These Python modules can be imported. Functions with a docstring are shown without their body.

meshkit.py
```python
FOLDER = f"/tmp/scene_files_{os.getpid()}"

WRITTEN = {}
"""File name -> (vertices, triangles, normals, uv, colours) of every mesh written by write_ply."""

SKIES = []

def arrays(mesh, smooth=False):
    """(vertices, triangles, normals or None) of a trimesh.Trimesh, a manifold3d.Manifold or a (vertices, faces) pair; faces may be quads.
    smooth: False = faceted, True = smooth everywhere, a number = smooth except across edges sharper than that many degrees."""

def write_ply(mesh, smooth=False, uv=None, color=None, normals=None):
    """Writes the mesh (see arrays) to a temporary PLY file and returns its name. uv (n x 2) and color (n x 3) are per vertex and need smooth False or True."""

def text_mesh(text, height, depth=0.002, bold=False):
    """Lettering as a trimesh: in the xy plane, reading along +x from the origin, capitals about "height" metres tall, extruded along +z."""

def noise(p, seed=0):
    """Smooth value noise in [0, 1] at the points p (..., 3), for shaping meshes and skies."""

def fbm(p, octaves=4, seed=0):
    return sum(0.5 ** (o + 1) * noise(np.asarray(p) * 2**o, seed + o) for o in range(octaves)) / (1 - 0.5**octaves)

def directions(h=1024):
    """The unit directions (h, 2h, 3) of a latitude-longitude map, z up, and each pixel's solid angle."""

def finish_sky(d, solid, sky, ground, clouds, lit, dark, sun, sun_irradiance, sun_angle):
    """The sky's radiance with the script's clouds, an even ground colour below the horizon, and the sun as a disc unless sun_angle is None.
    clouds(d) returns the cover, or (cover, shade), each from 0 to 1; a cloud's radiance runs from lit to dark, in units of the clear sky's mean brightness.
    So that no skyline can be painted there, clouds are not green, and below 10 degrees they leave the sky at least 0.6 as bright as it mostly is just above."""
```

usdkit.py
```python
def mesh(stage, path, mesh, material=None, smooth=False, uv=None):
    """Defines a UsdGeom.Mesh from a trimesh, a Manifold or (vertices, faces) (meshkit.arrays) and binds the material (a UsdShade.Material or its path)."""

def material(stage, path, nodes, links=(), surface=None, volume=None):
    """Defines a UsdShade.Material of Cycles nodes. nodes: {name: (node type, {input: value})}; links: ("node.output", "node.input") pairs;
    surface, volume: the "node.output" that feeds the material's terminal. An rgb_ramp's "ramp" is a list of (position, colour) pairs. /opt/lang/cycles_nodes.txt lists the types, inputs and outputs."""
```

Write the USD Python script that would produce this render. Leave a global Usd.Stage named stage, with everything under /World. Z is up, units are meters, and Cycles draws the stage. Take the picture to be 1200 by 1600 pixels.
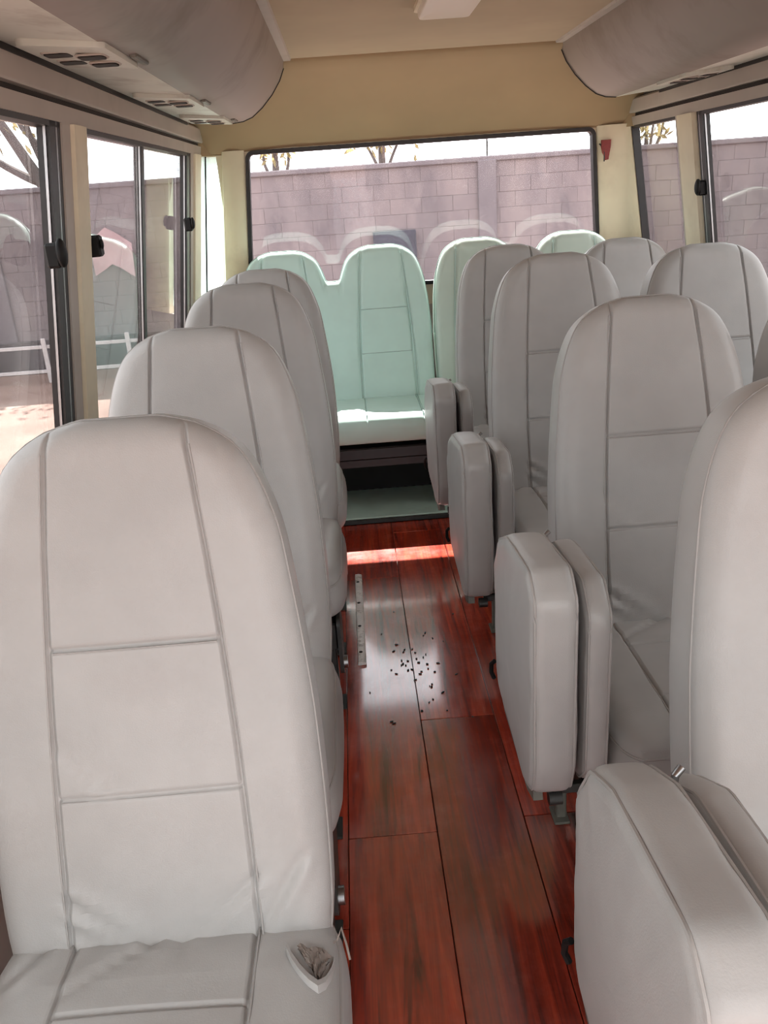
import math, random
import numpy as np, trimesh, usdkit, meshkit
from shapely.geometry import Polygon, box as sbox
from pxr import Usd, UsdGeom, UsdLux, UsdShade, Sdf, Gf

stage = Usd.Stage.CreateInMemory()
UsdGeom.SetStageUpAxis(stage, 'Z'); UsdGeom.SetStageMetersPerUnit(stage, 1.0)
UsdGeom.Xform.Define(stage, '/World')
rng = np.random.default_rng(7)

# ------------------------------------------------------------------ camera, sky, sun, exposure
EXPOSURE = -0.76
SKY = (0.95, 0.98, 1.0); SKY_I = 2.2
SUN_I = 13; SUN_COL = (1.0, 0.95, 0.88); SUN_DIR = (0.07, -0.84, -1.0)      # the way the light travels
cam = UsdGeom.Camera.Define(stage, '/World/camera')
_f = 1293.7
F = np.array([533.46 - 600, 295.4 - 800, _f]); F /= np.linalg.norm(F)
_r = math.radians(4.05); d0 = np.array([math.sin(_r), math.cos(_r), 0])
D = d0 * F[2] - np.array([0, 0, 1.0]) * (d0 @ F); D /= np.linalg.norm(D)
R = np.cross(D, F)
CM = np.stack([R, F, -D], 1)                      # rows: camera right, down, forward in bus axes
M = np.eye(4); M[0, :3] = CM[0]; M[1, :3] = -CM[1]; M[2, :3] = -CM[2]; M[3, :3] = (0, 0, 1.40)
cam.AddTransformOp().Set(Gf.Matrix4d(*M.ravel().tolist()))
cam.CreateHorizontalApertureAttr(36.0); cam.CreateVerticalApertureAttr(48.0)
cam.CreateFocalLengthAttr(36.0 * _f / 1200); cam.CreateClippingRangeAttr(Gf.Vec2f(0.02, 500)); cam.CreateExposureAttr(EXPOSURE)
dome = UsdLux.DomeLight.Define(stage, '/World/sky'); dome.CreateIntensityAttr(SKY_I); dome.CreateColorAttr(Gf.Vec3f(*SKY))
sun = UsdLux.DistantLight.Define(stage, '/World/sun'); sun.CreateIntensityAttr(SUN_I); sun.CreateAngleAttr(0.6); sun.CreateNormalizeAttr(True); sun.CreateColorAttr(Gf.Vec3f(*SUN_COL))
sd = np.array(SUN_DIR) / np.linalg.norm(SUN_DIR); zx = -sd; xx = np.cross([0, 0, 1.0], zx); xx /= np.linalg.norm(xx); yx = np.cross(zx, xx)
S4 = np.eye(4); S4[0, :3] = xx; S4[1, :3] = yx; S4[2, :3] = zx
sun.AddTransformOp().Set(Gf.Matrix4d(*S4.ravel().tolist()))

# ------------------------------------------------------------------ helpers: naming, tagging
used = {}
def numbered(path):
    n = used.get(path, 0); used[path] = n + 1
    return path if n == 0 else '%s_%03d' % (path, n)
def tag(p, label=None, cat=None, group=None, kind=None):
    p = p.GetPrim() if hasattr(p, 'GetPrim') else p
    for k, v in (('label', label), ('category', cat), ('group', group), ('kind', kind)):
        if v: p.SetCustomDataByKey(k, v)
    return p
def pth(parent): return parent if isinstance(parent, str) else str(parent.GetPath())
def thing(name, label=None, cat=None, loc=(0, 0, 0), rotz=0, group=None, kind=None, root='/World'):
    x = UsdGeom.Xform.Define(stage, numbered(root + '/' + name))
    x.AddTranslateOp().Set(Gf.Vec3d(*map(float, loc)))
    if rotz: x.AddRotateZOp().Set(float(rotz))
    return tag(x, label, cat, group, kind)
def obj(name, mesh, mat, parent='/World', smooth=35, label=None, cat=None, group=None, kind=None):
    m = usdkit.mesh(stage, numbered(pth(parent) + '/' + name), mesh, mat, smooth=smooth)
    return tag(m, label, cat, group, kind)
cat_ = trimesh.util.concatenate

# ------------------------------------------------------------------ helpers: geometry
def bx(x0, x1, y0, y1, z0, z1, bev=0.0):
    if x1 < x0: x0, x1 = x1, x0
    if y1 < y0: y0, y1 = y1, y0
    if bev <= 0:
        b = trimesh.creation.box([x1 - x0, y1 - y0, z1 - z0]); b.apply_translation([(x0 + x1) / 2, (y0 + y1) / 2, (z0 + z1) / 2]); return b
    pts = []
    for sx, a in ((1, x0), (-1, x1)):
        for sy, b in ((1, y0), (-1, y1)):
            for sz, c in ((1, z0), (-1, z1)):
                pts += [[a, b + sy * bev, c + sz * bev], [a + sx * bev, b, c + sz * bev], [a + sx * bev, b + sy * bev, c]]
    return trimesh.convex.convex_hull(np.array(pts))
def grid_mesh(V, closed_u=False, closed_v=False):
    """V (n, m, 3) -> mesh of quads"""
    n, m = V.shape[:2]
    ii = np.arange(n if closed_u else n - 1); jj = np.arange(m if closed_v else m - 1)
    i, j = np.meshgrid(ii, jj, indexing='ij'); i2, j2 = (i + 1) % n, (j + 1) % m
    q = np.stack([i * m + j, i2 * m + j, i2 * m + j2, i * m + j2], -1).reshape(-1, 4)
    return trimesh.Trimesh(V.reshape(-1, 3), np.vstack([q[:, [0, 1, 2]], q[:, [0, 2, 3]]]), process=False)
def fix(m):
    m.merge_vertices(); trimesh.repair.fix_normals(m); return m
def tube(pts, r, sides=8, closed=False):
    p = np.asarray(pts, float); n = len(p)
    t = (np.roll(p, -1, 0) - np.roll(p, 1, 0)) if closed else np.gradient(p, axis=0)
    t /= np.linalg.norm(t, axis=1, keepdims=True) + 1e-12
    ref = np.array([0, 0, 1.0]) if abs(t[:, 2]).mean() < .8 else np.array([1.0, 0, 0])
    a = np.cross(t, ref); bad = np.linalg.norm(a, axis=1) < 1e-3
    a[bad] = np.cross(t[bad], [0.3, 1, 0.2]); a /= np.linalg.norm(a, axis=1, keepdims=True)
    b = np.cross(t, a); ang = np.arange(sides) * 2 * np.pi / sides
    rr = np.broadcast_to(r, (n,))[:, None, None]
    V = p[:, None] + rr * (np.cos(ang)[None, :, None] * a[:, None] + np.sin(ang)[None, :, None] * b[:, None])
    m = grid_mesh(V, closed_u=closed, closed_v=True)
    if not closed:
        v = np.vstack([m.vertices, p[[0]], p[[-1]]]); k = len(m.vertices)
        f = [[k, (j + 1) % sides, j] for j in range(sides)] + [[k + 1, (n - 1) * sides + j, (n - 1) * sides + (j + 1) % sides] for j in range(sides)]
        m = trimesh.Trimesh(v, np.vstack([m.faces, f]), process=False)
    return fix(m)
def bar(a, b, w, h=None, bev=0.003):
    """rectangular bar from a to b"""
    a, b = np.asarray(a, float), np.asarray(b, float); h = h or w; L = np.linalg.norm(b - a); t = (b - a) / L
    s = np.cross(t, [0, 0, 1.0]);
    if np.linalg.norm(s) < .05: s = np.array([1.0, 0, 0])
    s /= np.linalg.norm(s); u = np.cross(s, t)
    m = bx(-w / 2, w / 2, 0, L, -h / 2, h / 2, min(bev, w / 3, h / 3)); T = np.eye(4); T[:3, 0] = s; T[:3, 1] = t; T[:3, 2] = u; T[:3, 3] = a
    m.apply_transform(T); return fix(m)
def prism(poly, axis, a, b):
    """2D polygon extruded from a to b along axis; coordinates: x -> (y,z), y -> (x,z), z -> (x,y)"""
    m = trimesh.creation.extrude_polygon(poly if isinstance(poly, Polygon) else Polygon(poly), b - a, engine='earcut'); v = np.array(m.vertices)
    o = np.empty_like(v); k = 'xyz'.index(axis); rest = [i for i in range(3) if i != k]
    o[:, rest[0]] = v[:, 0]; o[:, rest[1]] = v[:, 1]; o[:, k] = v[:, 2] + a
    return fix(trimesh.Trimesh(o, m.faces, process=True))
def round_poly(pts, r, n=6):
    p = Polygon(pts)
    return p.buffer(-r, join_style=2).buffer(r, quad_segs=n)
def resample(ring, step):
    p = np.asarray(ring)[:-1]; q = np.vstack([p, p[:1]]); d = np.r_[0, np.cumsum(np.linalg.norm(np.diff(q, axis=0), axis=1))]
    n = max(12, int(d[-1] / step)); s = np.arange(n) * d[-1] / n
    return np.stack([np.interp(s, d, q[:, k]) for k in range(2)], 1)
def slab(poly, T, r=0.02, dome=0.008, step=0.015, wob=0.0, seed=0):
    """cushion: convex 2D outline, thickness T (third axis 0..T), rolled edges, domed faces; returns (mesh, ring0, ringT)"""
    o = resample(poly.exterior.coords, step); n = len(o)
    if not poly.exterior.is_ccw: o = o[::-1]
    t = np.roll(o, -1, 0) - np.roll(o, 1, 0); t /= np.linalg.norm(t, axis=1, keepdims=True); nrm = np.stack([-t[:, 1], t[:, 0]], 1)  # inward
    c = o.mean(0); rings = []
    ang = np.linspace(0, np.pi / 2, 5)
    rim = [(r * (1 - np.sin(a)), r * (1 - np.cos(a))) for a in ang]          # (inset, height)
    low = [(r * (1 - np.sin(np.pi / 2 - a)), r * (1 - np.cos(np.pi / 2 - a))) for a in ang]
    low = [(i, h) for i, h in low]                                           # from inset r at height 0 to inset 0 at height r
    prof = [(r * (1 - math.sin(a)), r * (1 - math.cos(a))) for a in np.linspace(0, math.pi / 2, 5)]
    full = prof + [(0, T / 2)] + [(i, T - h) for i, h in prof[::-1]]
    inner = []
    for k in (0.0, .12, .3, .5, .7, .88, .97):
        inner.append(k)
    bot = [np.c_[o + nrm * r + (c - o - nrm * r) * k, np.full(n, -dome * (1 - (1 - k) ** 2))] for k in inner[::-1]]
    mid = [np.c_[o + nrm * i, np.full(n, h)] for i, h in full[1:-1]]
    top = [np.c_[o + nrm * r + (c - o - nrm * r) * k, np.full(n, T + dome * (1 - (1 - k) ** 2))] for k in inner]
    V = np.stack(bot + mid + top)
    if wob:
        q = V.reshape(-1, 3); dz = (meshkit.fbm(q * 14 + seed * 3.7, 3) - .5) * wob
        V[..., 2] += np.where(V[..., 2] > T / 2, 1, -1) * dz.reshape(V.shape[:2])
        e = (meshkit.fbm(np.c_[q[:, :2] * 16, q[:, 2] * 30] + 5 + seed, 3) - .5).reshape(V.shape[:2]) * wob * .8
        side = np.abs(V[..., 2] - T / 2) < T / 2
        V[..., :2] += np.where(side, e, 0)[..., None] * nrm[None]
    m = grid_mesh(V, closed_v=True); k = len(m.vertices)
    v = np.vstack([m.vertices, [*c, V[0, :, 2].mean()], [*c, V[-1, :, 2].mean()]]); a = (len(V) - 1) * n
    f = [[k, (j + 1) % n, j] for j in range(n)] + [[k + 1, a + j, a + (j + 1) % n] for j in range(n)]
    return fix(trimesh.Trimesh(v, np.vstack([m.faces, f]), process=False)), np.c_[o + nrm * r * .3, np.full(n, r * .3)], np.c_[o + nrm * r * .3, np.full(n, T - r * .3)]
def cluster(a, b, n, spots, w=0.012, k=9):
    x = list(np.linspace(a, b, n))
    for s in spots: x += list(s + np.linspace(-w, w, k))
    x = np.unique(np.round([t for t in x if a - 1e-9 <= t <= b + 1e-9], 5)); keep = [x[0]]
    for t in x[1:]:
        if t - keep[-1] > .0009: keep.append(t)
    return np.array(keep)
def pad(left, right, v0, v1, T, B, r, seams_u, seams_v, puff=0.0, extra=None, groove=0.0065, gw=0.0032, ncol=30, nrow=40, dense=None, bulge=.004, rback=0.02, rtop=None):
    """upholstered pad over (u, v): left(v), right(v) edges, front domed to n = 0 from n = -T at its rim, boxed back to n = -T-B.
    seams_u: functions u(v) of stitched grooves; seams_v: (v, seam index a, seam index b)."""
    tv = 1 - (1 - np.linspace(0, 1, nrow)) ** 1.35
    vs = np.unique(np.r_[v0 + (v1 - v0) * tv, cluster(v0, v1, 2, [s[0] for s in seams_v]), np.linspace(*dense) if dense else []]); vs = vs[np.r_[True, np.diff(vs) > .0007]]
    L, Rr = left(vs), right(vs)
    z = np.stack([L] + [s(vs) for s in seams_u] + [Rr])                       # zone borders per row
    cols = []
    nz = len(z) - 1
    for k in range(nz):
        m = max(6, int(ncol * 1.0 / nz)); s = np.linspace(0, 1, m + 1)
        s = .5 - .5 * np.cos(np.pi * s) if True else s                         # denser near borders
        if nz == 1: pass
        for q in (s if k == nz - 1 else s[:-1]): cols.append((k, q))
    def at(k, q): return z[k] + (z[k + 1] - z[k]) * q
    U = np.stack([at(k, q) for k, q in cols], 1)
    # extra columns right beside the seams
    add = []
    for s in seams_u:
        for d in (-.006, -.0035, -.0015, .0015, .0035, .006): add.append(s(vs) + d)
    if add: U = np.sort(np.concatenate([U, np.stack(add, 1)], 1), axis=1)
    U = np.clip(U, L[:, None], Rr[:, None])
    Vv = np.broadcast_to(vs[:, None], U.shape)
    dl = np.gradient(L, vs); dr = np.gradient(Rr, vs)
    cl, cr = 1 / np.sqrt(1 + dl ** 2), 1 / np.sqrt(1 + dr ** 2)
    dist = np.minimum(np.minimum((U - L[:, None]) * cl[:, None], (Rr[:, None] - U) * cr[:, None]), np.minimum(Vv - v0, v1 - Vv))
    q = np.clip(dist / r, 0, 1); N = -T + T * np.sqrt(1 - (1 - q) ** 2)
    if puff:
        w = (Rr - L)[:, None]; N = N + puff * np.clip(1 - (2 * (U - (L + Rr)[:, None] / 2) / w) ** 2, 0, 1) * np.clip(np.minimum(Vv - v0, v1 - Vv) / .12, 0, 1)
    for s in seams_u: N = N - groove * np.exp(-((U - s(vs)[:, None]) / gw) ** 2) * np.clip(dist / .012, 0, 1)
    for (v, a, b) in seams_v:
        ins = np.clip((U - seams_u[a](vs)[:, None]) / .003, 0, 1) * np.clip((seams_u[b](vs)[:, None] - U) / .003, 0, 1)
        N = N - groove * .9 * np.exp(-((Vv - v) / gw) ** 2) * ins
    if extra is not None: N = N + extra(U, Vv) * np.clip(dist / .03, 0, 1)
    P = np.stack([U, Vv, N], -1); front = grid_mesh(P)
    rim = np.vstack([P[0, :-1], P[:-1, -1], P[-1, :0:-1], P[:0:-1, 0]])        # rim loop
    c = rim[:, :2].mean(0)
    rings = [rim]
    for k in np.linspace(0.15, .85, 5): rings.append(np.c_[rim[:, :2] + (rim[:, :2] - c) / np.linalg.norm(rim[:, :2] - c, axis=1, keepdims=True) * bulge * math.sin(math.pi * k), np.full(len(rim), -T - B * k)])
    for a in np.linspace(0, 1, 4): rings.append(np.c_[c + (rim[:, :2] - c) * (1 - (.01 + .09 * a)), np.full(len(rim), -T - B * (.93 + .07 * a))])
    rings.append(np.c_[c + (rim[:, :2] - c) * .5, np.full(len(rim), -T - B)]); rings.append(np.c_[c + (rim[:, :2] - c) * .01, np.full(len(rim), -T - B)])
    sideM = grid_mesh(np.stack(rings), closed_v=True)
    return fix(cat_([front, sideM])), rim, (lambda s: np.stack([s(vs), vs, np.zeros(len(vs))], 1))

# ------------------------------------------------------------------ materials
def mat(name, nodes, links, surface='p.BSDF'): return usdkit.material(stage, '/World/Looks/' + name, nodes, links, surface=surface)
def plain(name, col, rough=.5, metal=0.0, var=.12, scale=6, bump=0.0, bscale=120, spec=.5, coat=0.0, dirt=None, dscale=3, dfac=.5):
    """principled with a slow noise variation of tone, optional fine bump and stains of a second colour"""
    c = np.array(col); nodes = {'g': ('texture_coordinate', {}), 'n': ('noise_texture', {'scale': scale, 'detail': 5, 'roughness': .6}),
        'r': ('rgb_ramp', {'ramp': [(.3, tuple(c * (1 - var))), (.7, tuple(np.minimum(c * (1 + var), 1)))]}),
        'p': ('principled_bsdf', {'roughness': rough, 'metallic': metal, 'specular_ior_level': spec, 'coat_weight': coat})}
    links = [('g.object', 'n.vector'), ('n.fac', 'r.fac')]; out = 'r.color'
    if dirt is not None:
        nodes['n2'] = ('noise_texture', {'scale': dscale, 'detail': 6, 'roughness': .65}); nodes['m2'] = ('rgb_ramp', {'ramp': [(.52, (0, 0, 0)), (.72, (dfac,) * 3)]})
        nodes['mx'] = ('mix', {'color2': tuple(dirt)}); links += [('g.object', 'n2.vector'), ('n2.fac', 'm2.fac'), ('m2.color', 'mx.fac'), ('r.color', 'mx.color1')]; out = 'mx.color'
    links.append((out, 'p.base_color'))
    if bump:
        nodes['nb'] = ('noise_texture', {'scale': bscale, 'detail': 3}); nodes['b'] = ('bump', {'strength': bump, 'distance': .002})
        links += [('g.object', 'nb.vector'), ('nb.fac', 'b.height'), ('b.normal', 'p.normal')]
    return mat(name, nodes, links)
MAT = {}
MAT['cover'] = plain('seat_cover', (.405, .397, .385), .42, var=.07, scale=5, bump=.12, bscale=420, dirt=(.36, .335, .32), dscale=7, dfac=.35, spec=.45)
MAT['cover_mint'] = plain('bench_cover', (.58, .79, .73), .4, var=.05, scale=5, bump=.12, bscale=420, spec=.45)
MAT['cover_pale'] = plain('bench_cover_pale', (.56, .66, .59), .4, var=.05, scale=5, bump=.12, bscale=420, spec=.45)
MAT['piping'] = plain('seam_piping', (.36, .345, .33), .5, var=.05)
MAT['piping_mint'] = plain('bench_piping', (.40, .55, .51), .5, var=.05)
MAT['foam'] = plain('torn_foam', (.24, .20, .175), .9, var=.3, scale=40)
MAT['dark_metal'] = plain('seat_frame_metal', (.045, .047, .045), .45, metal=.4, var=.3, scale=20)
MAT['olive'] = plain('bracket_paint', (.12, .115, .095), .5, var=.25, scale=15)
MAT['steel'] = plain('bolt_steel', (.35, .35, .35), .35, metal=1.0, var=.1)
MAT['black'] = plain('rubber_black', (.012, .012, .013), .4, var=.3, scale=30)
MAT['plastic_black'] = plain('latch_black', (.006, .006, .006), .55, var=.1, spec=.25)
MAT['cream'] = plain('cream_trim', (.66, .59, .43), .5, var=.06, scale=4, dirt=(.42, .34, .22), dscale=5, dfac=.3)
MAT['taupe'] = plain('taupe_trim', (.40, .36, .315), .55, var=.08, scale=4, dirt=(.2, .165, .13), dscale=4, dfac=.35)
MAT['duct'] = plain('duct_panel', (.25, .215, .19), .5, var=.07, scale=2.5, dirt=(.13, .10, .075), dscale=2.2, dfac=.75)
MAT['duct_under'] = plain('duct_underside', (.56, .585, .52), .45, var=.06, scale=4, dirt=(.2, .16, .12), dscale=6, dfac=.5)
MAT['headliner'] = plain('headliner_cloth', (.345, .25, .145), .85, var=.07, scale=2.2, dirt=(.35, .25, .14), dscale=2.5, dfac=.35, bump=.15, bscale=300)
MAT['ceiling'] = plain('ceiling_panel', (.40, .325, .22), .8, var=.06, scale=2.2, dirt=(.36, .28, .19), dscale=2.4, dfac=.4)
MAT['lamp_lens'] = plain('lamp_lens', (.72, .68, .60), .3, var=.03)
MAT['red'] = plain('red_plastic', (.22, .02, .015), .4, var=.2, scale=60)
MAT['white_strip'] = plain('white_strip', (.86, .83, .80), .35, var=.12, scale=30, dirt=(.16, .10, .08), dscale=28, dfac=.9)
MAT['mint_board'] = plain('mint_board', (.50, .66, .58), .5, var=.08, scale=8, dirt=(.40, .52, .46), dscale=14, dfac=.5)
MAT['underfloor'] = plain('dark_floor', (.05, .035, .03), .8, var=.2)
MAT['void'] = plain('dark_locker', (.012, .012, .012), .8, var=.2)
MAT['body'] = plain('outer_body_paint', (.6, .58, .5), .4, var=.05)
MAT['chrome'] = plain('sash_aluminium', (.42, .43, .44), .35, metal=1.0, var=.1, scale=30)
MAT['slot'] = plain('vent_slot_dark', (.02, .015, .012), .7, var=.2)

# laminate floor: long red-brown grain, glossy
MAT['plank'] = mat('red_laminate', {
    'g': ('geometry', {}), 'oi': ('object_info', {}), 'cx': ('combine_xyz', {}), 'sc': ('math', {'math_type': 'multiply', 'value2': 37.0}),
    'ad': ('vector_math', {'math_type': 'add'}), 'mp': ('mapping', {'scale': (26, 1.5, 1)}), 'mp2': ('mapping', {'scale': (90, 4, 1)}),
    'n1': ('noise_texture', {'scale': 1.0, 'detail': 5, 'roughness': .6, 'distortion': 1.1}), 'n2': ('noise_texture', {'scale': 1.0, 'detail': 3}),
    'r1': ('rgb_ramp', {'ramp': [(.28, (.10, .014, .009)), (.45, (.40, .046, .024)), (.6, (.56, .070, .032)), (.8, (.66, .12, .046))]}),
    'r2': ('rgb_ramp', {'ramp': [(.35, (.5, .5, .5)), (.6, (1, 1, 1))]}), 'mul': ('mix', {'mix_type': 'multiply', 'fac': .6}), 'ob': ('rgb_ramp', {'ramp': [(0, (.6, .6, .6)), (.5, (1, 1, 1)), (1, (1.15, 1.1, 1.05))]}), 'mo': ('mix', {'mix_type': 'multiply', 'fac': 1.0}),
    'nd': ('noise_texture', {'scale': 5.0, 'detail': 6, 'roughness': .7}), 'rd': ('rgb_ramp', {'ramp': [(.4, (.16, .16, .16)), (.7, (.34, .34, .34))]}),
    'nb': ('noise_texture', {'scale': 3.0, 'detail': 3}), 'b': ('bump', {'strength': .2, 'distance': .004}),
    'p': ('principled_bsdf', {'specular_ior_level': .7, 'coat_weight': 1.0, 'coat_ior': 1.9, 'coat_roughness': .1})},
    [('oi.random', 'sc.value1'), ('sc.value', 'cx.x'), ('sc.value', 'cx.y'), ('g.position', 'ad.vector1'), ('cx.vector', 'ad.vector2'),
     ('ad.vector', 'mp.vector'), ('ad.vector', 'mp2.vector'), ('mp.vector', 'n1.vector'), ('mp2.vector', 'n2.vector'), ('n1.fac', 'r1.fac'), ('n2.fac', 'r2.fac'),
     ('r1.color', 'mul.color1'), ('r2.color', 'mul.color2'), ('oi.random', 'ob.fac'), ('mul.color', 'mo.color1'), ('ob.color', 'mo.color2'), ('mo.color', 'p.base_color'), ('g.position', 'nd.vector'), ('nd.fac', 'rd.fac'), ('rd.color', 'p.roughness'),
     ('g.position', 'nb.vector'), ('nb.fac', 'b.height'), ('b.normal', 'p.normal')])

def glass(name, tint, dirt, dirtcol, film=None):
    return mat(name, {
        'g': ('geometry', {}), 'mp': ('mapping', {'scale': (3, 3, 1.2)}), 'n': ('noise_texture', {'scale': 2.2, 'detail': 6, 'roughness': .65}),
        'rp': ('rgb_ramp', {'ramp': [(.35, tuple(np.array(dirtcol) * .55)), (.7, tuple(dirtcol))]}),
        't': ('transparent_bsdf', {'color': tint}), 'd': ('diffuse_bsdf', {}), 'tl': ('translucent_bsdf', {}), 'md': ('mix_closure', {'fac': .6}),
        'm1': ('mix_closure', {'fac': dirt}), 'lw': ('layer_weight', {'blend': .5}), 'pw': ('math', {'math_type': 'power', 'value2': 5.0}),
        'ma': ('math', {'math_type': 'multiply_add', 'value2': .95, 'value3': .022}), 'gl': ('glossy_bsdf', {'color': (1, 1, 1), 'roughness': .0}), 'm2': ('mix_closure', {})},
        [('g.position', 'mp.vector'), ('mp.vector', 'n.vector'), ('n.fac', 'rp.fac'), ('rp.color', 'd.color'), ('rp.color', 'tl.color'), ('d.BSDF', 'md.closure1'), ('tl.BSDF', 'md.closure2'),
         ('t.BSDF', 'm1.closure1'), ('md.closure', 'm1.closure2'), ('lw.facing', 'pw.value1'), ('pw.value', 'ma.value1'), ('ma.value', 'm2.fac'), ('m1.closure', 'm2.closure1'), ('gl.BSDF', 'm2.closure2')],
        surface='m2.closure')
MAT['glass'] = glass('dusty_side_glass', (.77, .77, .77), .03, (.32, .29, .29))
MAT['rear_glass'] = glass('dusty_rear_glass', (.90, .89, .90), .03, (.32, .29, .29))
MAT['film'] = glass('cyan_film_glass', (.80, .96, .93), .7, (.84, .95, .94))
MAT['ground'] = mat('laterite_ground', {'g': ('geometry', {}), 'n': ('noise_texture', {'scale': .8, 'detail': 8, 'roughness': .65}),
    'r': ('rgb_ramp', {'ramp': [(.3, (.17, .10, .083)), (.55, (.24, .155, .13)), (.75, (.32, .24, .205))]}), 'p': ('principled_bsdf', {'roughness': .95})},
    [('g.position', 'n.vector'), ('n.fac', 'r.fac'), ('r.color', 'p.base_color')])
def blockmat(name, a, b, c):
    return mat(name, {'g': ('geometry', {}), 'oi': ('object_info', {}), 'mp': ('mapping', {'scale': (1, 1, .35)}), 'n': ('noise_texture', {'scale': 1.1, 'detail': 7, 'roughness': .7}),
    'r': ('rgb_ramp', {'ramp': [(.36, a), (.5, b), (.64, c)]}), 'or': ('rgb_ramp', {'ramp': [(0, (.92, .92, .93)), (1, (1.05, 1.04, 1.03))]}), 'm': ('mix', {'mix_type': 'multiply', 'fac': 1.0}),
    'nb': ('noise_texture', {'scale': 9, 'detail': 3}), 'b': ('bump', {'strength': .05, 'distance': .01}), 'p': ('principled_bsdf', {'roughness': .92, 'specular_ior_level': .2})},
    [('g.position', 'mp.vector'), ('mp.vector', 'n.vector'), ('n.fac', 'r.fac'), ('oi.random', 'or.fac'), ('r.color', 'm.color1'), ('or.color', 'm.color2'), ('m.color', 'p.base_color'),
     ('g.position', 'nb.vector'), ('nb.fac', 'b.height'), ('b.normal', 'p.normal')])
MAT['block'] = blockmat('sandcrete_block', (.13, .112, .124), (.195, .166, .174), (.24, .204, .205))
MAT['plaster'] = blockmat('grey_plaster', (.135, .118, .132), (.17, .15, .163), (.205, .182, .187))
MAT['mortar'] = plain('mortar', (.19, .162, .169), .95, var=.15, scale=3)
MAT['blue'] = plain('blue_grey_paint', (.03, .033, .055), .7, var=.2, scale=3)
MAT['pink'] = plain('pink_cloth', (.50, .34, .36), .85, var=.1, scale=4)
MAT['bark'] = plain('bark', (.10, .08, .075), .9, var=.3, scale=6)
MAT['rail_white'] = plain('white_rail_paint', (.5, .46, .46), .6, var=.1)
MAT['plinth'] = plain('dark_plinth', (.07, .06, .065), .9, var=.3, scale=2)
MAT['leaf'] = mat('dry_leaf', {'oi': ('object_info', {}), 'd': ('diffuse_bsdf', {'color': (.20, .17, .09)}), 't': ('translucent_bsdf', {'color': (.36, .30, .14)}), 'm': ('mix_closure', {'fac': .4})},
    [('d.BSDF', 'm.closure1'), ('t.BSDF', 'm.closure2')], surface='m.closure')

# ------------------------------------------------------------------ bus shell
def xl(z): return -.64 - .15 * (1.59 - z) if z > .66 else -.7795
def xr(z): return 1.39 + .15 * (1.59 - z) if z > .66 else 1.5295
Y0, YR = -.95, 4.45
def wallx(side, z, out=0.0): return (xl(z) - out) if side < 0 else (xr(z) + out)
def wall_prism(side, y0, y1, z0, z1, d0, d1, bev=0.0):
    """piece that follows the leaning side wall: between depths d0 and d1 behind the inner face"""
    zs = [z for z in (z0, .66, z1) if z0 <= z <= z1]
    pts = [(wallx(side, z, d0), z) for z in zs] + [(wallx(side, z, d1), z) for z in zs[::-1]]
    return prism(pts, 'y', y0, y1)
fl = thing('floor', 'red wood-grain laminate plank floor down the aisle of the bus', None, kind='structure')
obj('sub_floor', bx(-.78, 1.53, Y0, YR, -.05, -.012), MAT['underfloor'], fl)
pw, pl_ = .207, 1.362
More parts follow.
